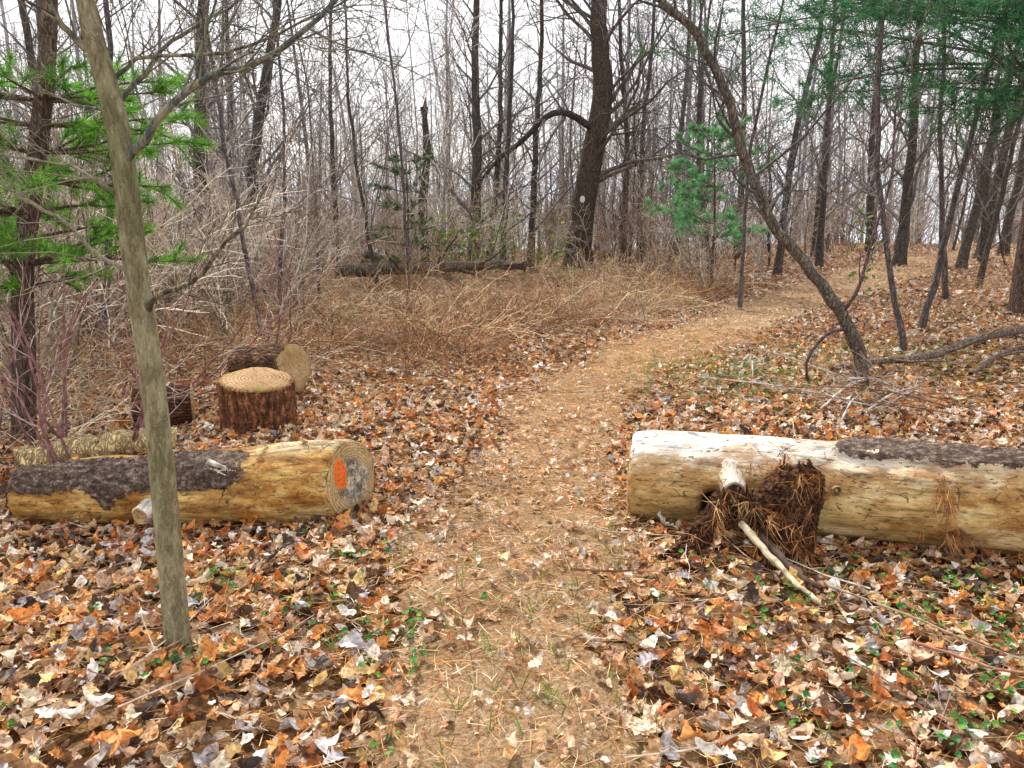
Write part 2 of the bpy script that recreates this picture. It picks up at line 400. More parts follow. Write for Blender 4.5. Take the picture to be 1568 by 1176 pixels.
build('shrub_thicket',inst(B_,p,rng.uniform(.65,1.2,len(p)),tints(len(p),[(.46,.39,.33),(.60,.53,.45),(.24,.165,.12)])),TWIG)
R_=[T_bram() for i in range(10)]
def bf(x,y): return (y>7.7+np.clip(x+1.0,0,9)*.8)
p=np.concatenate([place(860,(-9,5),(7.6,19),1.0,bf),place(34,(-6.5,-3.4),(5.2,9),1),place(60,(4,14),(9,20),1.5,lambda x,y:x>y*.42+.8),place(200,(-15,26),(19,36),2)])
s=rng.uniform(.5,1.05,len(p));s=s*np.where((p[:,1]>12.5)&(p[:,1]<17)&(p[:,0]<1.5),.68,1)
build('bramble_thicket',inst(R_,p,s,tints(len(p),[(.58,.43,.26),(.42,.27,.15),(.68,.57,.42),(.28,.14,.08)])),TWIG)

# ------------------------------------------------------------ named mid trees
DK=(.085,.073,.064);T2=(.20,.18,.17)
def Z0(x,y): return float(H(x,y))-.1
def mid(name,base,top,d,n1=26,L1=2.8,t0=.1,ext=1.9,col=DK,bend=.12,col2=T2,n3=3):
    bx,by=base;tx,ty,tz=top;w=Wood();z0=Z0(bx,by)
    mx=(bx+tx)/2+rng.normal(0,bend);my=by
    ex=tx+(tx-bx)*.6+rng.normal(0,.4);
    mktree(w,[(bx,by,z0),(mx,my,(z0+tz)/2),(tx,ty,tz),(ex,ty+rng.normal(0,.3),tz*ext)],d/2,d*.12,n=26,n1=n1,L1=L1,n2=5,n3=n3,t0=t0,col=col,col2=col2,rmin=.006,wob=.014)
    return build(name,w.parts(),BARK,True)
TR=[((-7.27,18),(-6.66,18,6.1),.43),((-6.66,20),(-5.6,20,6.6),.37),((-4.45,20),(-4.32,20,6.6),.15),((-1.08,22),(-.93,22,7.1),.33),((-.7,23.5),(-.3,23.5,7.4),.2),
((-.29,22),(0,22,7.1),.17),((.56,24),(.86,24,7.6),.22),((6.8,20),(7.5,20,6.6),.2),((8.65,22),(8.5,22,7),.2),((10.9,22),(10.74,22,7.1),.32),((11.5,20),(12.4,20,6.5),.24),
((14.3,24),(15.3,24,7.6),.3),((3.5,25),(3.2,25,7.8),.2),((4.4,27),(4.6,27,8),.22),((-2.9,17),(-3.4,17,5.8),.09),((-10,17),(-9.6,17,6),.22),((-12,21),(-12.3,21,7),.34),((7.5,26),(7.2,26,8),.26),((12.8,28),(12.4,28,8.5),.3),((9.3,15.5),(9.9,15.5,5.5),.12),((16.3,26),(16.8,26,8),.3),((5.6,22),(5.2,22,7),.13),
((4.9,19),(4.3,19,6),.10),((10.0,26),(10.4,26,8),.18),((13.2,22),(13.0,22,7),.16),((-8.6,24),(-8.2,24,8),.2),((6.2,30),(6.4,30,9),.25)]
for b,t,d in TR: mid('bare_tree',b,t,d)
w=Wood()
P,rd=mktree(w,[(1.94,23,-.1),(2.0,23,1.4),(2.26,23,3.06),(2.55,23,4.83),(2.45,23,6.2),(2.4,23,7.6),(2.6,23,11),(2.4,23,15)],.40,.14,n=40,n1=26,L1=4.2,n2=6,n3=4,t0=.2,col=(.085,.066,.052),col2=(.15,.125,.11),sides=14,rmin=.008,flare=.6,rf=.24)
lim=catmull([(2.45,23,3.9),(1.6,22.6,4.35),(1.0,22.5,4.3),(.3,22.5,3.64),(-.3,22.5,3.2),(-.72,22.4,2.76),(-1.0,22.3,2.3)],18);lr=np.linspace(.11,.035,18)
w.add(lim,lr,(.07,.055,.05),7)
for p,r in kids(w,lim,lr,16,.1,.9,1.6,.45,6,.2,.06,T2,4,.01):kids(w,p,r,5,.2,.8,.7,.6,5,.15,0,T2,3,.007)
oak=build('oak_tree',w.parts(),BARK,True)
m,nt=mat('white_blaze_paint');n_=noise(nt,coords(nt),30);finish(nt,ramp(nt,n_,[(.3,(.6,.6,.58)),(.6,(.82,.82,.8))]),.6);WP=m
V,F=grid(np.linspace(-.07,.07,5),np.linspace(-.09,.09,5),lambda X,Y:.02*0*X)
V=np.stack([V[:,0]*np.sqrt(np.clip(1-(V[:,1]/.1)**2,.1,1))+2.0,22.57-.02*np.cos(V[:,0]*20),V[:,1]+2.05],-1);b=build('trail_blaze',[(V,F,(1,1,1))],WP,parent=oak)
w=Wood();P=catmull([(-2.2,20,-.1),(-2.25,20,1.8),(-2.12,20,3),(-2.16,20,4.2)],16);w.add(P,np.linspace(.12,.085,16)*(1+.1*rng.normal(0,1,16)),(.08,.065,.055),8)
kids(w,P,np.full(16,.06),7,.4,1.1,.8,.3,5,.2,.02,T2,3,.006)
w.add(np.array([(-2.16,20,4.1),(-2.13,20,4.3),(-2.11,20,4.45)]),np.array([.08,.04,.004]),(.12,.09,.06),5)
build('dead_snag',w.parts(),BARK,True)

w=Wood();cc=(.135,.115,.095)
P=catmull([(3.37,7.3,-.1),(3.32,7.3,.3),(3.10,7.3,.72),(2.86,7.3,1.02),(2.39,7.3,1.56),(2.11,7.28,2.12),(1.90,7.25,2.63),(1.58,7.2,3.17),(1.25,7.2,3.45),(.9,7.1,4.1),(.7,7,5.2)],40)
P[3:]+=rng.normal(0,.008,(37,3))
rd=np.linspace(.066,.024,40)*(1+.05*rng.normal(0,1,40));rd[:3]*=1.25;w.add(P,rd,cc,10)
kc=(.12,.115,.12)
for p,r in kids(w,P,rd,28,.35,.9,1.7,.35,7,.15,.05,kc,4,.004):
    for p2,r2 in kids(w,p,r,6,.2,.8,.7,.6,6,.16,.02,kc,3,.0028): kids(w,p2,r2,4,.2,.7,.3,.7,4,.15,0,kc,3,.0022)
s2=catmull([(3.12,7.28,.7),(3.22,7.2,.95),(3.3,7.2,1.4),(3.42,7.2,1.95),(3.4,7.2,2.6),(3.6,7.2,3.4)],14);w.add(s2,np.linspace(.02,.006,14),(.14,.10,.10),5)
for p,r in kids(w,s2,np.linspace(.018,.006,14),12,.2,.9,.8,.6,6,.17,0,(.15,.12,.12),3,.003):kids(w,p,r,4,.2,.7,.3,.7,4,.15,0,(.15,.12,.12),3,.002)
s3=catmull([(3.2,7.3,.55),(2.95,7.2,.5),(2.75,7.1,.25),(2.8,7.0,-.05)],10);w.add(s3,np.linspace(.02,.012,10),(.11,.07,.07),5)
build('leaning_tree',w.parts(),BARK,True)
for (bx,by,tx,tz,r0) in [(4.6,8.9,3.9,5.5,.035),(5.6,10.5,6.4,6,.045),(-2.95,9.2,-3.4,5.2,.03),(-4.9,9.0,-4.3,5.6,.045),(-1.65,12.5,-2.0,6,.03),(3.9,13.2,4.4,6,.035),(7.6,13.5,6.9,6.5,.05),(-6.6,11,-6.1,6,.05),(-3.9,12.8,-3.6,6,.035)]:
    w=Wood();mktree(w,[(bx,by,Z0(bx,by)),((bx+tx)/2+rng.normal(0,.15),by,tz*.45),(tx,by-.1,tz),(tx+rng.normal(0,.3),by,tz*1.4)],r0,.008,n=22,n1=28,L1=1.8,n2=5,n3=3,t0=.2,col=(.13,.11,.11),col2=(.22,.20,.21),sides=6,rmin=.0035,flare=.3,rf=.4,wob=.012)
    build('bare_tree',w.parts(),BARK,True)

# foreground sapling
w=Wood();c=(.36,.325,.215);cb=(.17,.17,.175)
P=catmull([(-1.235,2.61,-.06),(-1.244,2.61,.02),(-1.25,2.63,.54),(-1.25,2.63,1.0),(-1.274,2.64,1.45),(-1.289,2.65,1.87),(-1.34,2.66,2.14),(-1.375,2.68,2.35),(-1.45,2.7,2.9),(-1.5,2.75,4.2)],48)
rd=np.interp(np.linspace(0,1,48),[0,.05,.12,.3,.5,.7,1],[.072,.053,.047,.042,.038,.031,.015])*(1+.025*rng.normal(0,1,48));w.add(P,rd,c,24)
def limb(pts,r0,r1,n1,L,col=cb,sub=4,n=14):
    p=catmull(pts,n);p[1:]+=rng.normal(0,.004,(n-1,3));r=np.linspace(r0,r1,n);w.add(p,r,col,8)
    for a,b in kids(w,p,r,n1,.15,.8,L,.4,6,.13,.02,col,4,.0017):
        for a2,b2 in kids(w,a,b,sub,.2,.7,L*.45,.6,5,.13,.01,col,3,.0014):kids(w,a2,b2,2,.3,.6,L*.18,.7,4,.1,0,col,3,.0011)
limb([(-1.285,2.64,1.76),(-1.2,2.62,1.83),(-1.1,2.6,1.93),(-.977,2.6,2.02),(-.78,2.58,2.07),(-.64,2.56,2.16),(-.515,2.55,2.27),(-.35,2.5,2.5)],.016,.006,18,.6,(.18,.22,.26))
limb([(-1.262,2.63,1.24),(-1.2,2.6,1.33),(-1.05,2.55,1.39),(-.93,2.55,1.51),(-.86,2.55,1.57),(-.78,2.53,1.69)],.011,.003,10,.3,(.14,.12,.11),3)
limb([(-1.27,2.63,1.4),(-1.37,2.62,1.46),(-1.48,2.6,1.58),(-1.6,2.58,1.66),(-1.74,2.55,1.79)],.009,.003,12,.38,(.44,.42,.39),3)
limb([(-1.27,2.64,1.62),(-1.36,2.6,1.72),(-1.5,2.58,1.77),(-1.8,2.5,1.80)],.007,.002,10,.32,(.44,.42,.39),3)
limb([(-1.30,2.66,1.95),(-1.22,2.75,2.08),(-1.15,2.85,2.2),(-.95,2.95,2.35),(-.8,3,2.6)],.010,.003,12,.45)
limb([(-1.33,2.66,2.08),(-1.42,2.64,2.18),(-1.47,2.62,2.3),(-1.6,2.6,2.6)],.014,.004,10,.5)
limb([(-1.30,2.66,2.02),(-1.2,2.68,2.1),(-.9,2.7,2.13),(-.6,2.7,2.25),(-.3,2.7,2.4)],.008,.002,14,.45)
limb([(-1.29,2.66,1.85),(-1.4,2.8,1.95),(-1.6,2.9,2.0),(-1.85,3,2.15)],.008,.002,10,.45)
build('maple_sapling',w.parts(),BARKS,True)

for (bx,by,s) in [(-3.0,4.9,.45),(-3.3,5.4,.5),(-2.75,5.2,.4),(-3.7,5.2,.55),(-3.1,6.6,.6),(-2.5,7.9,.5)]:
    w=Wood()
    for k in range(4):
        a=rng.uniform(0,6.28);p=poly(np.array([bx+rng.normal(0,.05),by+rng.normal(0,.05),Z0(bx,by)]),[math.cos(a)*.5,math.sin(a)*.4,1],rng.uniform(1.8,3.4)*s*1.5,9,.16,.01)
        r=np.linspace(.011,.003,9);w.add(p,r,(.27,.14,.14),5)
        for a_,b_ in kids(w,p,r,6,.2,.8,.6,.6,6,.15,.02,(.50,.40,.36),3,.002):kids(w,a_,b_,3,.2,.7,.25,.7,4,.1,0,(.54,.45,.4),3,.0015)
    build('bare_shrub',w.parts(),TWIG,True)

# ------------------------------------------------------------ pines
def pine(name,pts,r0,r1,zs,nb,L,gcol,nl=.1,nw=.004,nm=16,dirf=None,droop=-.02,twg=8,spread=.5,barkc=(.13,.09,.075),sub=0):
    w=Wood();P=catmull(pts,24);rd=np.linspace(r0,r1,24);rd[0]*=1.2;w.add(P,rd,barkc,10)
    tp=[];td=[]
    for z in zs:
        i=int(np.argmin(abs(P[:,2]-z)))
        for b in range(nb):
            a=rng.uniform(0,6.28) if dirf is None else dirf()
            l=(L(z) if callable(L) else L)*rng.uniform(.5,1.15)
            p=poly(P[i],[math.cos(a),math.sin(a),.18],l,9,.08,droop);r=np.linspace(max(rd[i]*.22,.008),.004,9);w.add(p,r,barkc,5)
            ks=kids(w,p,r,max(3,int(l*twg)),.25,.8,l*.3,.5,5,.1,.015,barkc,3,.0025,flat=True)
            if sub:
                for q,rr in list(ks): ks=ks+kids(w,q,rr,sub,.3,.7,l*.12,.6,4,.1,.03,barkc,3,.0025)
            for q,_ in ks+[(p[-4:],None)]:
                h0=len(q)//2-1
                for j in range(h0,len(q)-1):
                    dd=nrm(q[j+1]-q[j])
                    for f in (0,.5):
                        tp.append(q[j]*(1-f)+q[j+1]*f);td.append(dd+[0,0,.25])
                tp.append(q[-1]);td.append(nrm(q[-1]-q[-2]))
    tp=np.array(tp);td=np.array(td);cl=np.array(gcol)[rng.integers(0,len(gcol),len(tp))]*rng.uniform(.5,1.4,(len(tp),1))
    return build(name,w.parts(0)+nparts(tp,td,nm,spread,nl,nw,cl,mi=1),[BARK,NEED])
pine('pine_tree',[(-3.95,6,-.25),(-3.85,6,.5),(-3.75,6,1.26),(-3.5,6,2.21),(-3.32,6,3.1),(-3.1,6,5)],.095,.05,[1.1,1.3,1.45,1.6,1.75,1.9,2.05,2.2,2.35,2.5],6,1.15,[(.15,.38,.05),(.24,.50,.08),(.09,.24,.04)],.11,.0034,14,spread=.6)
def df(): return rng.uniform(2.7,4.3)
pine('pine_tree',[(7.9,12,-.1),(7.9,12,2),(7.95,12,5),(8,12,9)],.17,.1,[3.1,3.4,3.8,4.3,4.8],5,lambda z:5.0,[(.07,.22,.11),(.12,.32,.15),(.035,.12,.07)],.12,.007,7,df,-.02,3.2,.7,sub=2)
pine('pine_tree',[(4.1,16,0),(4.1,16,1.5),(4.0,16,3.2)],.035,.012,[1.2,1.5,1.8,2.1,2.4,2.7,3.0,3.2],6,lambda z:1.5-.42*z+.45,[(.24,.50,.24),(.18,.40,.19)],.12,.008,11,None,.02,6,.7)
pine('pine_tree',[(-2.35,17.5,0),(-2.3,17.5,1.5),(-2.3,17.5,3.0)],.03,.01,[.5,.9,1.3,1.7,2.1,2.5,2.8],5,lambda z:1.2-.22*z,[(.11,.20,.07),(.08,.15,.06)],.10,.007,7,None,.02,6,.7)
pine('pine_tree',[(7.6,9.2,-.1),(7.4,9.3,2),(7.3,9.4,6)],.10,.06,[2.7,2.95,3.3,3.7],5,lambda z:3.8,[(.06,.20,.10),(.11,.30,.13),(.035,.12,.06)],.12,.005,8,df,-.012,4.2,.7,sub=2)
bp=[]
for (bx,by,s,n) in [(-.6,18.5,.7,260),(.8,18.5,.6,110),(-1.5,18.3,.5,120),(6.3,14,.3,40)]:
    bp.append(np.stack([rng.normal(bx,s*.6,n),rng.normal(by,s*.4,n),H(bx,by)+np.abs(rng.normal(.9,.5,n))],-1))
bp=np.concatenate(bp);n=len(bp)
build('laurel_shrub',[scatter(OV,bp,rng.uniform(.07,.13,n),.6,np.array([(.14,.22,.05),(.24,.32,.06),(.08,.15,.04)])[rng.integers(0,3,n)])],GREEN)

# ------------------------------------------------------------ logs
def m_wood(name,c1,c2,c3,grey):
    m,nt=mat(name);c=coords(nt,(.12,1,1));a=attr(nt);s=N(nt,'ShaderNodeSeparateColor');lk(nt,a.outputs['Color'],s.inputs[0])
    n1=noise(nt,c,28,6,.75);n2=noise(nt,coords(nt,(.4,1,1)),6,6,.75);n3=noise(nt,coords(nt,(.35,1,1)),60,3,.6);n4=noise(nt,coords(nt),9,6,.75)
    base=ramp(nt,n2,[(.36,c1),(.5,c2),(.64,c3)])
    base=mixc(nt,1.,base,ramp(nt,n1,[(.32,(.35,.3,.25)),(.5,(1,1,1)),(.75,(1.3,1.26,1.18))]),'MULTIPLY')
    g=math_(nt,'MULTIPLY',s.outputs[1],math_(nt,'MULTIPLY_ADD',n4,1.4,.2))
    base=mixc(nt,math_(nt,'MINIMUM',g,1.),base,mixc(nt,1.,grey,ramp(nt,n1,[(.35,(.40,.40,.42)),(.55,(1.05,1.05,1.05))]),'MULTIPLY'))
    n5=noise(nt,coords(nt,(.5,1,1)),3.2,7,.8);base=mixc(nt,ramp(nt,n5,[(.49,(0,0,0)),(.58,(.8,.8,.8))]),base,mixc(nt,1.,base,(.52,.32,.15),'MULTIPLY'))
    v=N(nt,'ShaderNodeTexVoronoi',feature='DISTANCE_TO_EDGE');v.inputs['Scale'].default_value=9
    cc_=coords(nt,(.12,1.6,1.6));ad=N(nt,'ShaderNodeVectorMath',operation='ADD');nn=N(nt,'ShaderNodeTexNoise');nn.inputs['Scale'].default_value=6;lk(nt,coords(nt),nn.inputs[0]);sc2=N(nt,'ShaderNodeVectorMath',operation='SCALE');sc2.inputs['Scale'].default_value=.22;lk(nt,nn.outputs['Color'],sc2.inputs[0]);lk(nt,cc_,ad.inputs[0]);lk(nt,sc2.outputs[0],ad.inputs[1]);lk(nt,ad.outputs[0],v.inputs['Vector'])
    gate=math_(nt,'GREATER_THAN',n4,.52);ck=math_(nt,'MULTIPLY',math_(nt,'LESS_THAN',v.outputs[0],.016),gate)
    base=mixc(nt,math_(nt,'MULTIPLY',ck,.8),base,(.06,.04,.025))
    sp_=math_(nt,'GREATER_THAN',n3,.63);base=mixc(nt,math_(nt,'MULTIPLY',sp_,.75),base,(.09,.05,.025))
    bk=noise(nt,coords(nt,(.6,1,1)),35,6,.75);bcol=ramp(nt,bk,[(.3,(.02,.013,.01)),(.5,(.11,.072,.055)),(.68,(.46,.36,.29))])
    mk=math_(nt,'GREATER_THAN',math_(nt,'ADD',s.outputs[0],math_(nt,'MULTIPLY_ADD',n4,1.5,-.75)),.5)
    col=mixc(nt,mk,base,bcol)
    col=mixc(nt,s.outputs[2],col,(.008,.005,.004))  # blue channel: painted shade inside the log hollow
    hgt=math_(nt,'ADD',math_(nt,'MULTIPLY',n1,.45),math_(nt,'MULTIPLY',mk,math_(nt,'ADD',bk,.5)));hgt=math_(nt,'SUBTRACT',hgt,math_(nt,'MULTIPLY',ck,.6))
    finish(nt,col,.75,hgt,1.,.018,spec=.2);return m
def m_cut(name,kind):
    m,nt=mat(name);c=coords(nt);sx=N(nt,'ShaderNodeSeparateXYZ');lk(nt,c,sx.inputs[0])
    y,z=(sx.outputs[1],sx.outputs[2])
    nz=noise(nt,c,9,4);rr=math_(nt,'SQRT',math_(nt,'ADD',math_(nt,'MULTIPLY',y,y),math_(nt,'MULTIPLY',z,z)))
    rg=math_(nt,'SINE',math_(nt,'MULTIPLY',math_(nt,'ADD',rr,math_(nt,'MULTIPLY',nz,.035)),420. if kind!='S' else 230.))
    if kind=='S': base=ramp(nt,nz,[(.3,(.26,.11,.04)),(.5,(.44,.23,.09)),(.7,(.54,.35,.17))])
    else: base=ramp(nt,nz,[(.3,(.36,.22,.08)),(.5,(.56,.39,.17)),(.7,(.68,.54,.29))])
    base=mixc(nt,.4,base,ramp(nt,math_(nt,'MULTIPLY_ADD',rg,.5,.5),[(0,(.16,.08,.035)),(1,(.66,.48,.27))]))
    if kind=='A':
        st=math_(nt,'ADD',rr,math_(nt,'MULTIPLY',nz,.16));sf=ramp(nt,st,[(.17,(1,1,1)),(.225,(0,0,0))])
        stc=ramp(nt,noise(nt,c,16,6,.8),[(.38,(.03,.035,.035)),(.48,(.18,.19,.18)),(.58,(.66,.60,.46))]);base=mixc(nt,math_(nt,'MULTIPLY',sf,.85),base,stc)
        dy=math_(nt,'SUBTRACT',y,-.095);dz=math_(nt,'SUBTRACT',z,.06);e=math_(nt,'ADD',math_(nt,'POWER',math_(nt,'DIVIDE',math_(nt,'ABSOLUTE',dy),.05),2.),math_(nt,'POWER',math_(nt,'DIVIDE',math_(nt,'ABSOLUTE',dz),.085),2.))
        e=math_(nt,'ADD',e,math_(nt,'MULTIPLY_ADD',noise(nt,c,25,4),1.4,-.6));base=mixc(nt,math_(nt,'LESS_THAN',e,1.),base,(.85,.18,.03))
    if kind=='S':
        mo=noise(nt,c,6,5,.7);edge=math_(nt,'ADD',math_(nt,'MULTIPLY',rr,1.9),math_(nt,'MULTIPLY_ADD',mo,1.3,-.65))
        base=mixc(nt,ramp(nt,edge,[(.46,(0,0,0)),(.58,(.75,.75,.75))]),base,(.28,.26,.03))
    an=N(nt,'ShaderNodeMath',operation='ARCTAN2');lk(nt,y,an.inputs[0]);lk(nt,z,an.inputs[1])
    ck=math_(nt,'POWER',math_(nt,'ABSOLUTE',math_(nt,'SINE',math_(nt,'ADD',math_(nt,'MULTIPLY',an.outputs[0],3.5),math_(nt,'MULTIPLY',nz,2.5)))),.5)
    base=mixc(nt,1.,base,ramp(nt,ck,[(.08,(.25,.2,.15)),(.22,(1,1,1))]),'MULTIPLY')
    fn=noise(nt,c,60,4,.7);base=mixc(nt,1.,base,ramp(nt,fn,[(.3,(.55,)*3),(.6,(1.1,)*3)]),'MULTIPLY')
    finish(nt,base,.8,math_(nt,'ADD',fn,math_(nt,'MULTIPLY',rg,.15)),.7,.006);return m
W1=m_wood('bare_wood_yellow',(.30,.13,.025),(.60,.36,.09),(.74,.58,.25),(.62,.55,.38))
W2=m_wood('bare_wood_weathered',(.34,.19,.055),(.58,.40,.14),(.74,.60,.32),(.80,.79,.76))
CUTA=m_cut('cut_end_painted','A');CUT=m_cut('cut_end','N');CUTS=m_cut('cut_end_mossy','S')
m,nt=mat('furrowed_bark');bk=noise(nt,coords(nt,(.3,1,1)),30,6,.75);a=attr(nt).outputs['Color']
finish(nt,mixc(nt,1.,a,ramp(nt,bk,[(.3,(.3,.28,.27)),(.5,(1,1,1)),(.66,(3.4,2.9,2.4))]),'MULTIPLY'),.9,bk,1.,.03,spec=.15);FB=m
m,nt=mat('crumbling_bark');bk=noise(nt,coords(nt,(1,1,1)),48,7,.85);a=attr(nt).outputs['Color']
finish(nt,mixc(nt,1.,a,ramp(nt,bk,[(.36,(.15,.13,.12)),(.5,(1,1,1)),(.6,(3.2,2.6,2.))]),'MULTIPLY'),.95,bk,1.,.06,spec=.1);CB=m

def smooth_noise2(seed,U,Vv,fu,fv):
    r=np.random.default_rng(seed);o=np.zeros(np.broadcast(U,Vv).shape)
    for k in range(7):
        a,b,p=r.normal(0,fu),int(round(r.normal(0,fv))),r.uniform(0,6.28);o=o+np.sin(a*U+b*Vv+p)
    return o/3.
def log(name,A,B,ra,rb,wood,cutB,cutA,barkf,greyf,dent=None,nx=260,na=120,seed=1,barkh=.014,skew=0.,skewA=0.):
    A=Vector(A);B=Vector(B);L=(B-A).length;x=(B-A).normalized();z=Vector((0,0,1));y=z.cross(x).normalized();z=x.cross(y)
    M=Matrix(((x.x,y.x,z.x,A.x),(x.y,y.y,z.y,A.y),(x.z,y.z,z.z,A.z),(0,0,0,1)))
    X=np.linspace(0,L,nx)[:,None];T=np.linspace(0,2*np.pi,na,endpoint=False)[None,:]
    r=ra+(rb-ra)*X/L+.013*smooth_noise2(seed,X,T,3,2)+.005*smooth_noise2(seed+1,X,T,12,8)
    bk=barkf(X/L,T,seed);gr=greyf(X/L,T);shade=np.zeros_like(r)
    r=r+barkh*np.clip((bk-.35)*4,0,1)+np.clip(bk,0,1)*.004*rng.normal(0,1,r.shape)
    e=np.minimum(X,L-X);r=r-.018*np.exp(-e/.012)
    if dent:
        for (dx,dt,sx,st,dep) in dent:
            g=np.exp(-((X-dx)/sx)**4-((T-dt)/st)**4);r=r-dep*g;shade=np.maximum(shade,np.clip(g*4,0,1) if dep>0.05 else 0)  # deep dents are also masked near-black, painting the hollow's shade
    Yl=r*np.cos(T);XX=X+0*T+skew*Yl*np.clip((X/L-.6)/.4,0,1)+skewA*Yl*np.clip(1-X/L/.4,0,1)
    V=np.stack([XX,Yl,r*np.sin(T)],-1).reshape(-1,3)
    I=np.arange(nx*na).reshape(nx,na);J=np.roll(I,-1,1);F=np.stack([I[:-1],I[1:],J[1:],J[:-1]],-1).reshape(-1,4)
    C=np.stack([bk,gr,shade],-1).reshape(-1,3)
    parts=[(V,F,C,0)]
    for side,mi in ((0,2),(-1,1)):
        ring=V.reshape(nx,na,3)[side];cen=ring.mean(0);rs=[]
        K=9
        for k in range(K):
            f=1-k/(K-1)*.98;q=cen+(ring-cen)*f;sgn=1 if side==-1 else -1
            q=q.copy();q[:,0]+=sgn*(.006*(1-f)+.003*np.sin(q[:,1]*60))+ (sgn*.008 if k>0 else 0);rs.append(q)
        VV=np.concatenate(rs);I=np.arange(K*na).reshape(K,na);J=np.roll(I,-1,1)
        FF=np.stack([I[:-1],J[:-1],J[1:],I[1:]],-1).reshape(-1,4)
        if side==0: FF=FF[:,::-1]
        parts.append((VV,FF,(0,0,0),mi))
    par=empty(name)
    build('trunk_section',parts,[wood,cutB,cutA],True,par,M)
    return par,M
def band(T,c,w): return np.exp(-((T-c)/w)**4)
def bL(x,T,s):
    n=smooth_noise2(5,x*1.0,T,14,4)*.28
    b=band(T,2.15+.2*x,.66)*(1/(1+np.exp((x-.74)*50)))
    b2=np.exp(-((x-.33)/.035)**2-((T-3.0)/.6)**2)
    return np.clip(b+b2*.8+n*(b>.1),0,1)
def gL(x,T): return np.clip(band(T,1.5,.55)*np.clip((x-.6)*3,0,1)*.9+.1,0,1)
par,ML=log('fallen_log',(-2.80,4.20,.03),(-.86,3.94,.215),.165,.232,W1,CUTA,CUT,bL,gL,seed=3,skew=.30,skewA=-.2)
def stub(parent,P,D,r,L,matw,col=(0,.6,0),cut=None,rb=1.7,name='branch_stub'):
    D=Vector(D).normalized();P=Vector(P);y=Vector((0,0,1)).cross(D).normalized();z=D.cross(y)
    M=Matrix(((D.x,y.x,z.x,P.x),(D.y,y.y,z.y,P.y),(D.z,y.z,z.z,P.z),(0,0,0,1)))
    n=14;na=28;X=np.linspace(-.08,L,n)[:,None];T=np.linspace(0,2*np.pi,na,endpoint=False)[None]
    rr=r*(1+(rb-1)*np.exp(-np.clip(X+.02,0,9)/(L*.35)))+.004*smooth_noise2(9,X,T,20,3);rr[-1]*=.93
    V=np.stack([X+0*T,rr*np.cos(T),rr*np.sin(T)],-1).reshape(-1,3);I=np.arange(n*na).reshape(n,na);J=np.roll(I,-1,1)
    F=np.stack([I[:-1],I[1:],J[1:],J[:-1]],-1).reshape(-1,4)
    ring=V.reshape(n,na,3)[-1];rs=[ring*[1,f,f]+[0.003 if f<1 else 0,0,0] - np.array([(.02 if f<.6 else 0),0,0]) for f in (1,.92,.75,.5,.2,.02)]
    VV=np.concatenate(rs);I=np.arange(6*na).reshape(6,na);J=np.roll(I,-1,1);FF=np.stack([I[:-1],J[:-1],J[1:],I[1:]],-1).reshape(-1,4)
    build(name,[(V,F,col,0),(VV,FF,(0,0,0),1)],[matw,cut or CUT],True,parent,M)
stub(par,(-1.93,3.91,.07),(-.25,-1,-.12),.05,.10,W2,(0,1,0))
w=Wood()
for k in range(9):
    s=np.array([-1.60+rng.normal(0,.012),3.90,.30+rng.normal(0,.012)]);p=poly(s,[.9,-.5,-.12+rng.normal(0,.12)],rng.uniform(.10,.17),4,.05,0);w.add(p,np.linspace(.014,.002,4),(.55,.50,.42),4)
build('broken_limb',w.parts(),TWIG,False,par)

def bR(x,T,s):
    n=smooth_noise2(8,x,T,16,4)*.2
    b=band(T,1.75,.42)*(1/(1+np.exp(-(x-.34)*60)))
    return np.clip(b+n*(b>.12),0,1)
def gR(x,T): return np.clip(band(T,1.75,.8)*np.clip(1.2-x*1.5,.2,1)+.05,0,1)
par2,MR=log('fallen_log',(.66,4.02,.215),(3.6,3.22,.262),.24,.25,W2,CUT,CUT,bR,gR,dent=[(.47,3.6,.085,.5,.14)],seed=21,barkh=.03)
m,nt=mat('knot_end');c=coords(nt);n1=noise(nt,c,50,4,.7);sx=N(nt,'ShaderNodeSeparateXYZ');lk(nt,c,sx.inputs[0]);rr=math_(nt,'SQRT',math_(nt,'ADD',math_(nt,'MULTIPLY',sx.outputs[1],sx.outputs[1]),math_(nt,'MULTIPLY',sx.outputs[2],sx.outputs[2])))
finish(nt,ramp(nt,math_(nt,'ADD',rr,math_(nt,'MULTIPLY_ADD',n1,.02,-.01)),[(.0,(.05,.035,.025)),(.03,(.16,.11,.07)),(.042,(.30,.24,.17)),(.055,(.6,.55,.45))]),.85,n1,.8,.01);KN=m
stub(par2,(1.10,3.70,.295),(-.12,-1,-.10),.056,.13,W2,(0,.7,0),KN,rb=1.9)
stub(par2,(1.56,3.56,.30),(.1,-1,.2),.022,.04,W2,(0,.2,0),KN,rb=1.6,name='small_knot')
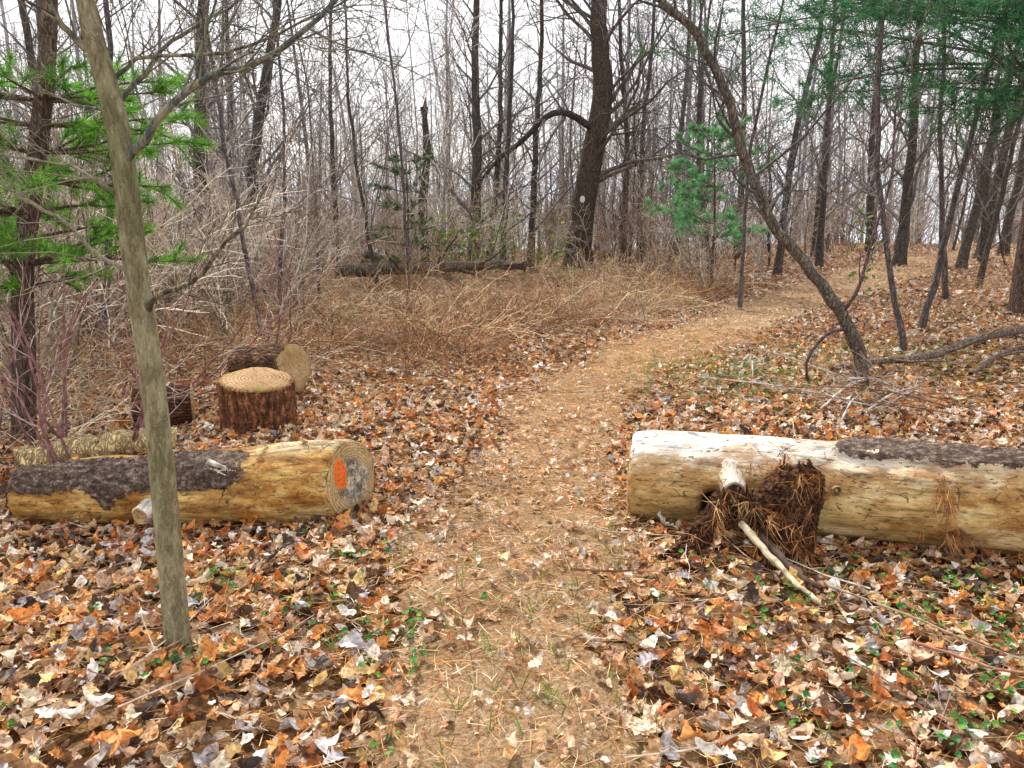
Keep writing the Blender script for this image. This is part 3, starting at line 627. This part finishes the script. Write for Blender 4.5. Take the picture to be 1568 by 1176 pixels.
def slab(name,Ls,Rs,col,parent,bulge=.04,th=.02,n=60,m_=44,seed=0):
    r=np.random.default_rng(seed);A=catmull(Ls,n);B=catmull(Rs,n)
    A[:,0]+=.016*np.cumsum(r.normal(0,.25,n));B[:,0]+=.016*np.cumsum(r.normal(0,.25,n))
    s=np.linspace(0,1,m_)[None,:,None];P=A[:,None]*(1-s)+B[:,None]*s
    U=np.linspace(0,9,n)[:,None];Vv=np.linspace(0,6,m_)[None]
    P[...,1]-=bulge*np.sin(np.pi*s[...,0])+.010*smooth_noise2(seed+3,U*3,Vv*3,2,2)+.006*smooth_noise2(seed+5,U*9,Vv*7,2,2)+.006*rng.normal(0,1,(n,m_))
    P[...,0]+=.004*rng.normal(0,1,(n,m_));P[...,2]+=.004*rng.normal(0,1,(n,m_))
    P[0,:,2]+=.02*r.normal(0,1,m_);P[-1,:,2]-=.01*np.abs(r.normal(0,1,m_))
    Q=P.copy();Q[...,1]+=th
    I=np.arange(n*m_).reshape(n,m_);F=np.stack([I[:-1,:-1],I[1:,:-1],I[1:,1:],I[:-1,1:]],-1).reshape(-1,4);k=n*m_
    bd=[];E=list(I[0])+list(I[1:,-1])+list(I[-1,:-1][::-1])+list(I[1:-1,0][::-1])
    for a_,b_ in zip(E,E[1:]+E[:1]): bd.append((a_,b_,b_+k,a_+k))
    build(name,[(np.concatenate([P.reshape(-1,3),Q.reshape(-1,3)]),np.concatenate([F,F[:,::-1]+k,np.array(bd)]),col)],CB,False,parent)
    return P.reshape(-1,3)
BC=(.15,.08,.05)
SP=[slab('bark_slab',[(1.30,3.57,.42),(1.18,3.50,.33),(1.16,3.45,.2),(1.26,3.40,.05)],[(1.42,3.50,.455),(1.49,3.47,.37),(1.46,3.42,.2),(1.42,3.36,.03)],BC,par2,.05,seed=1),
slab('bark_slab_fold',[(.99,3.52,.30),(.90,3.47,.20),(.78,3.42,.08),(.66,3.38,.0)],[(1.04,3.50,.29),(.985,3.44,.2),(.955,3.4,.08),(.95,3.34,-.01)],(.13,.07,.045),par2,.03,seed=2),
slab('bark_slab_leg',[(1.07,3.52,.30),(1.12,3.44,.2),(1.14,3.40,.08),(1.13,3.33,-.01)],[(1.17,3.52,.30),(1.24,3.42,.2),(1.32,3.36,.08),(1.42,3.30,-.01)],(.13,.07,.045),par2,.04,seed=3)]
tp=[];td=[]
for (cx,cz,n,sx,dr) in [(1.24,.38,20,.07,(.1,-.4,-.6)),(2.02,.33,18,.03,(-.05,-.3,-1)),(1.35,.44,24,.08,(.8,-.3,.1)),(2.06,.16,20,.04,(.1,-.3,-1)),(1.05,.05,20,.14,(.4,-.8,-.2)),(2.3,.05,14,.25,(.3,-.8,-.1)),(1.7,.03,12,.2,(.3,-.8,-.1))]:
    for i in range(n):
        xx=cx+rng.normal(0,sx);yc=4.02-(xx-.66)*.272
        zz=cz+rng.normal(0,.04);yy=yc-math.sqrt(max(.0,.262**2-(zz-.22)**2))-.012-(.08 if xx<1.5 else 0);tp.append((xx,yy,zz));td.append(dr)
for S_p,cnt in zip(SP,(70,36,50)):
    for q in S_p[rng.integers(0,len(S_p),cnt)]: tp.append((q[0],q[1]-.012,q[2]));td.append((rng.normal(0,.5),-.35,-.8))
tp=np.array(tp);td=nrm(np.array(td))
dc=np.array([(.56,.25,.09),(.70,.43,.20),(.28,.12,.05),(.20,.10,.06)])[rng.integers(0,4,len(tp))]
build('pine_needle_drape',nparts(tp,td,7,.45,.11,.0022,dc),NEED,parent=par2)
def stick(name,pts,r0,r1,col,kidsn=0,L=.2,mt=TWIG,n=14,sub=0,parent=None):
    w=Wood();p=catmull(pts,n);p[1:-1]+=rng.normal(0,r0*.15,(n-2,3));r=np.linspace(r0,r1,n)*(1+.08*rng.normal(0,1,n));w.add(p,r,col,8)
    if kidsn:
        for a_,b_ in kids(w,p,r,kidsn,.2,.8,L,.5,6,.15,0,col,4,.002,flat=True):
            if sub:kids(w,a_,b_,sub,.2,.7,L*.4,.6,4,.12,0,col,3,.0015,flat=True)
    return build(name,w.parts(),mt,True,parent)
stick('fallen_branch',[(1.08,3.42,.18),(1.13,3.28,.13),(1.2,3.15,.07),(1.24,3.03,.04),(1.30,2.93,.02)],.017,.011,(.54,.46,.31),n=24)
stick('fallen_branch',[(1.16,3.40,.14),(1.22,3.25,.08),(1.28,3.12,.05),(1.33,3.06,.03)],.020,.012,(.10,.07,.06))
stick('fallen_branch',[(1.50,2.62,.04),(1.62,2.5,.05),(1.72,2.42,.05),(1.95,2.40,.05)],.007,.004,(.42,.20,.14))
stick('fallen_branch',[(1.36,3.05,.05),(1.55,2.8,.06),(1.7,2.62,.05),(1.85,2.5,.04)],.005,.003,(.34,.25,.18),3,.3)
stick('fallen_branch',[(3.3,7.8,.06),(3.8,7.9,.12),(4.4,8.0,.16),(5.2,8.4,.3),(6.4,8.8,.42)],.03,.055,(.20,.15,.12),8,.9,BARK,18,3)
stick('fallen_branch',[(4.6,7.6,.05),(5.2,8.0,.2),(5.9,8.2,.3),(6.8,8.3,.3)],.02,.045,(.18,.13,.10),8,.9,BARK,18,3)
for i in range(14):
    a=rng.uniform(0,3.14);cx,cy=3.0+rng.normal(0,.45),6.5+rng.normal(0,.5);l=rng.uniform(.3,.9);dx,dy=math.cos(a)*l,math.sin(a)*l*.5
    stick('fallen_branch',[(cx-dx,cy-dy,.04),(cx,cy,.12+rng.uniform(0,.1)),(cx+dx,cy+dy,.08+rng.uniform(0,.25))],.009,.004,[(.52,.48,.44),(.24,.14,.10)][i%2],6,.5,TWIG,10,4)
stick('fallen_log',[(-5.7,14.2,.15),(-4.8,14.2,.32),(-3.9,14.6,.42)],.13,.10,(.12,.095,.08),3,.8,BARK)
stick('fallen_log',[(-3.7,17.0,.42),(-2.2,16.8,.5),(-.6,17.1,.55),(.3,17.3,.48)],.14,.08,(.12,.095,.08),9,1.4,BARK)
stick('fallen_log',[(-3.3,17.6,.75),(-2.0,17.3,.45),(-.9,16.4,.15)],.09,.06,(.14,.11,.09),4,1.,BARK)
stick('fallen_log',[(-3.35,5.0,-.02),(-2.9,5.05,.05),(-2.35,5.2,.08)],.09,.085,(.50,.38,.20),1,.2,BARK,24)

def chunk(name,A,B,ra,rb,cutB,cutA,seed,bark=(.11,.065,.045),flare=0):
    A=Vector(A);B=Vector(B);L=(B-A).length;x=(B-A).normalized();up=Vector((0,0,1)) if abs(x.z)<.9 else Vector((0,1,0));y=up.cross(x).normalized();z=x.cross(y)
    M=Matrix(((x.x,y.x,z.x,A.x),(x.y,y.y,z.y,A.y),(x.z,y.z,z.z,A.z),(0,0,0,1)))
    nx,na=70,180;X=np.linspace(0,L,nx)[:,None];T=np.linspace(0,2*np.pi,na,endpoint=False)[None]
    fur=np.abs(np.sin(T*17+2.6*smooth_noise2(seed+4,X*9,T,2,3)))**.6*(.55+.45*np.clip(smooth_noise2(seed+7,X*20,T,2,9)+.7,0,1))
    r=(ra+(rb-ra)*X/L)+.018*smooth_noise2(seed,X,T,2,3)+.018*fur+.004*rng.normal(0,1,(nx,na))+flare*np.exp(-X/.08)
    V=np.stack([X+0*T,r*np.cos(T),r*np.sin(T)],-1).reshape(-1,3);I=np.arange(nx*na).reshape(nx,na);J=np.roll(I,-1,1)
    F=np.stack([I[:-1],I[1:],J[1:],J[:-1]],-1).reshape(-1,4);C=np.array(bark)[None]*(.4+.9*np.broadcast_to(fur,r.shape).reshape(-1,1))
    parts=[(V,F,C,0)]
    for side,mi in ((0,2),(-1,1)):
        ring=V.reshape(nx,na,3)[side];sg=1 if side else -1;rs=[ring]+[ring*[1,f,f]+[sg*q,0,0] for f,q in ((.95,.0),(.93,.012),(.7,.012),(.45,.016),(.2,.014),(.01,.014))]
        VV=np.concatenate(rs);K=len(rs);I=np.arange(K*na).reshape(K,na);J=np.roll(I,-1,1);FF=np.stack([I[:-1],J[:-1],J[1:],I[1:]],-1).reshape(-1,4)
        if side==0:FF=FF[:,::-1]
        parts.append((VV,FF[:na],np.array(bark),0));parts.append((VV,FF[na:],(0,0,0),mi))
    return build(name,parts,[FB,cutB,cutA],True,None,M)
chunk('tree_stump',(-1.97,5.80,-.10),(-1.94,5.74,.38),.262,.258,CUTS,CUT,5,(.21,.10,.055),.02)
chunk('log_round',(-2.52,7.15,.19),(-1.98,6.88,.25),.195,.215,CUT,CUT,9,(.17,.105,.07))
chunk('log_round',(-2.62,6.15,.08),(-3.02,6.00,.08),.17,.175,CUT,CUT,15,(.14,.07,.05))

pp=[];
for (A,B,r,n) in [((-2.80,4.20,.03),(-.86,3.94,.215),.22,16),((.66,4.02,.215),(3.6,3.22,.262),.262,6)]:
    A=np.array(A);B=np.array(B)
    for i in range(n):
        f=rng.uniform(.05,.9);a=rng.normal(1.6,.3);c_=A*(1-f)+B*f;rr=(.17+.06*f+.012) if r<.25 else r+.01
        pp.append(c_+np.array([0,math.cos(a)*rr,math.sin(a)*rr]))
pp=np.array(pp);build('leaf_scatter',[scatter(TN[0],pp,rng.uniform(.05,.08,len(pp)),.25,leafcols(len(pp)))],LEAF)

# ------------------------------------------------------------ light & camera
el=R(50);az=R(-28)
S=Vector((math.sin(az)*math.cos(el),math.cos(az)*math.cos(el),math.sin(el)))
wd=bpy.data.worlds.new('World');sc.world=wd;wd.use_nodes=True;nt=wd.node_tree;nt.nodes.clear()
sk=N(nt,'ShaderNodeTexSky',sky_type='NISHITA');sk.sun_disc=False;sk.sun_elevation=el;sk.sun_rotation=az;sk.dust_density=3;sk.air_density=1
tc=N(nt,'ShaderNodeTexCoord');mp=N(nt,'ShaderNodeMapping');mp.inputs['Scale'].default_value=(1,1,2.5);lk(nt,tc.outputs['Generated'],mp.inputs[0])
nz=noise(nt,mp.outputs[0],2.2,3,.55);cf=ramp(nt,nz,[(.35,(.55,)*3),(.6,(.95,)*3)])
colr=mixc(nt,cf,sk.outputs[0],(10.2,10.1,10.1))
bg=N(nt,'ShaderNodeBackground');bg.inputs[1].default_value=.15;lk(nt,colr,bg.inputs[0]);o=N(nt,'ShaderNodeOutputWorld');lk(nt,bg.outputs[0],o.inputs[0])
ld=bpy.data.lights.new('sun','SUN');ld.energy=5.0;ld.angle=R(3);ld.color=(1,.95,.85);lo=bpy.data.objects.new('sun',ld);sc.collection.objects.link(lo)
lo.rotation_euler=(-S).to_track_quat('-Z','Y').to_euler();lo.location=(0,0,30)
cd=bpy.data.cameras.new('camera');cam=bpy.data.objects.new('camera',cd);sc.collection.objects.link(cam)
cam.location=(0,0,1.6);cam.rotation_euler=(R(90-12.3),0,0);cd.sensor_width=36;cd.lens=27.18;cd.clip_end=2000;cd.clip_start=.05
sc.camera=cam
sc.view_settings.view_transform='Standard';sc.view_settings.look='None';sc.view_settings.exposure=0
print('verts',sum(len(o.data.vertices) for o in sc.objects if o.type=='MESH'))
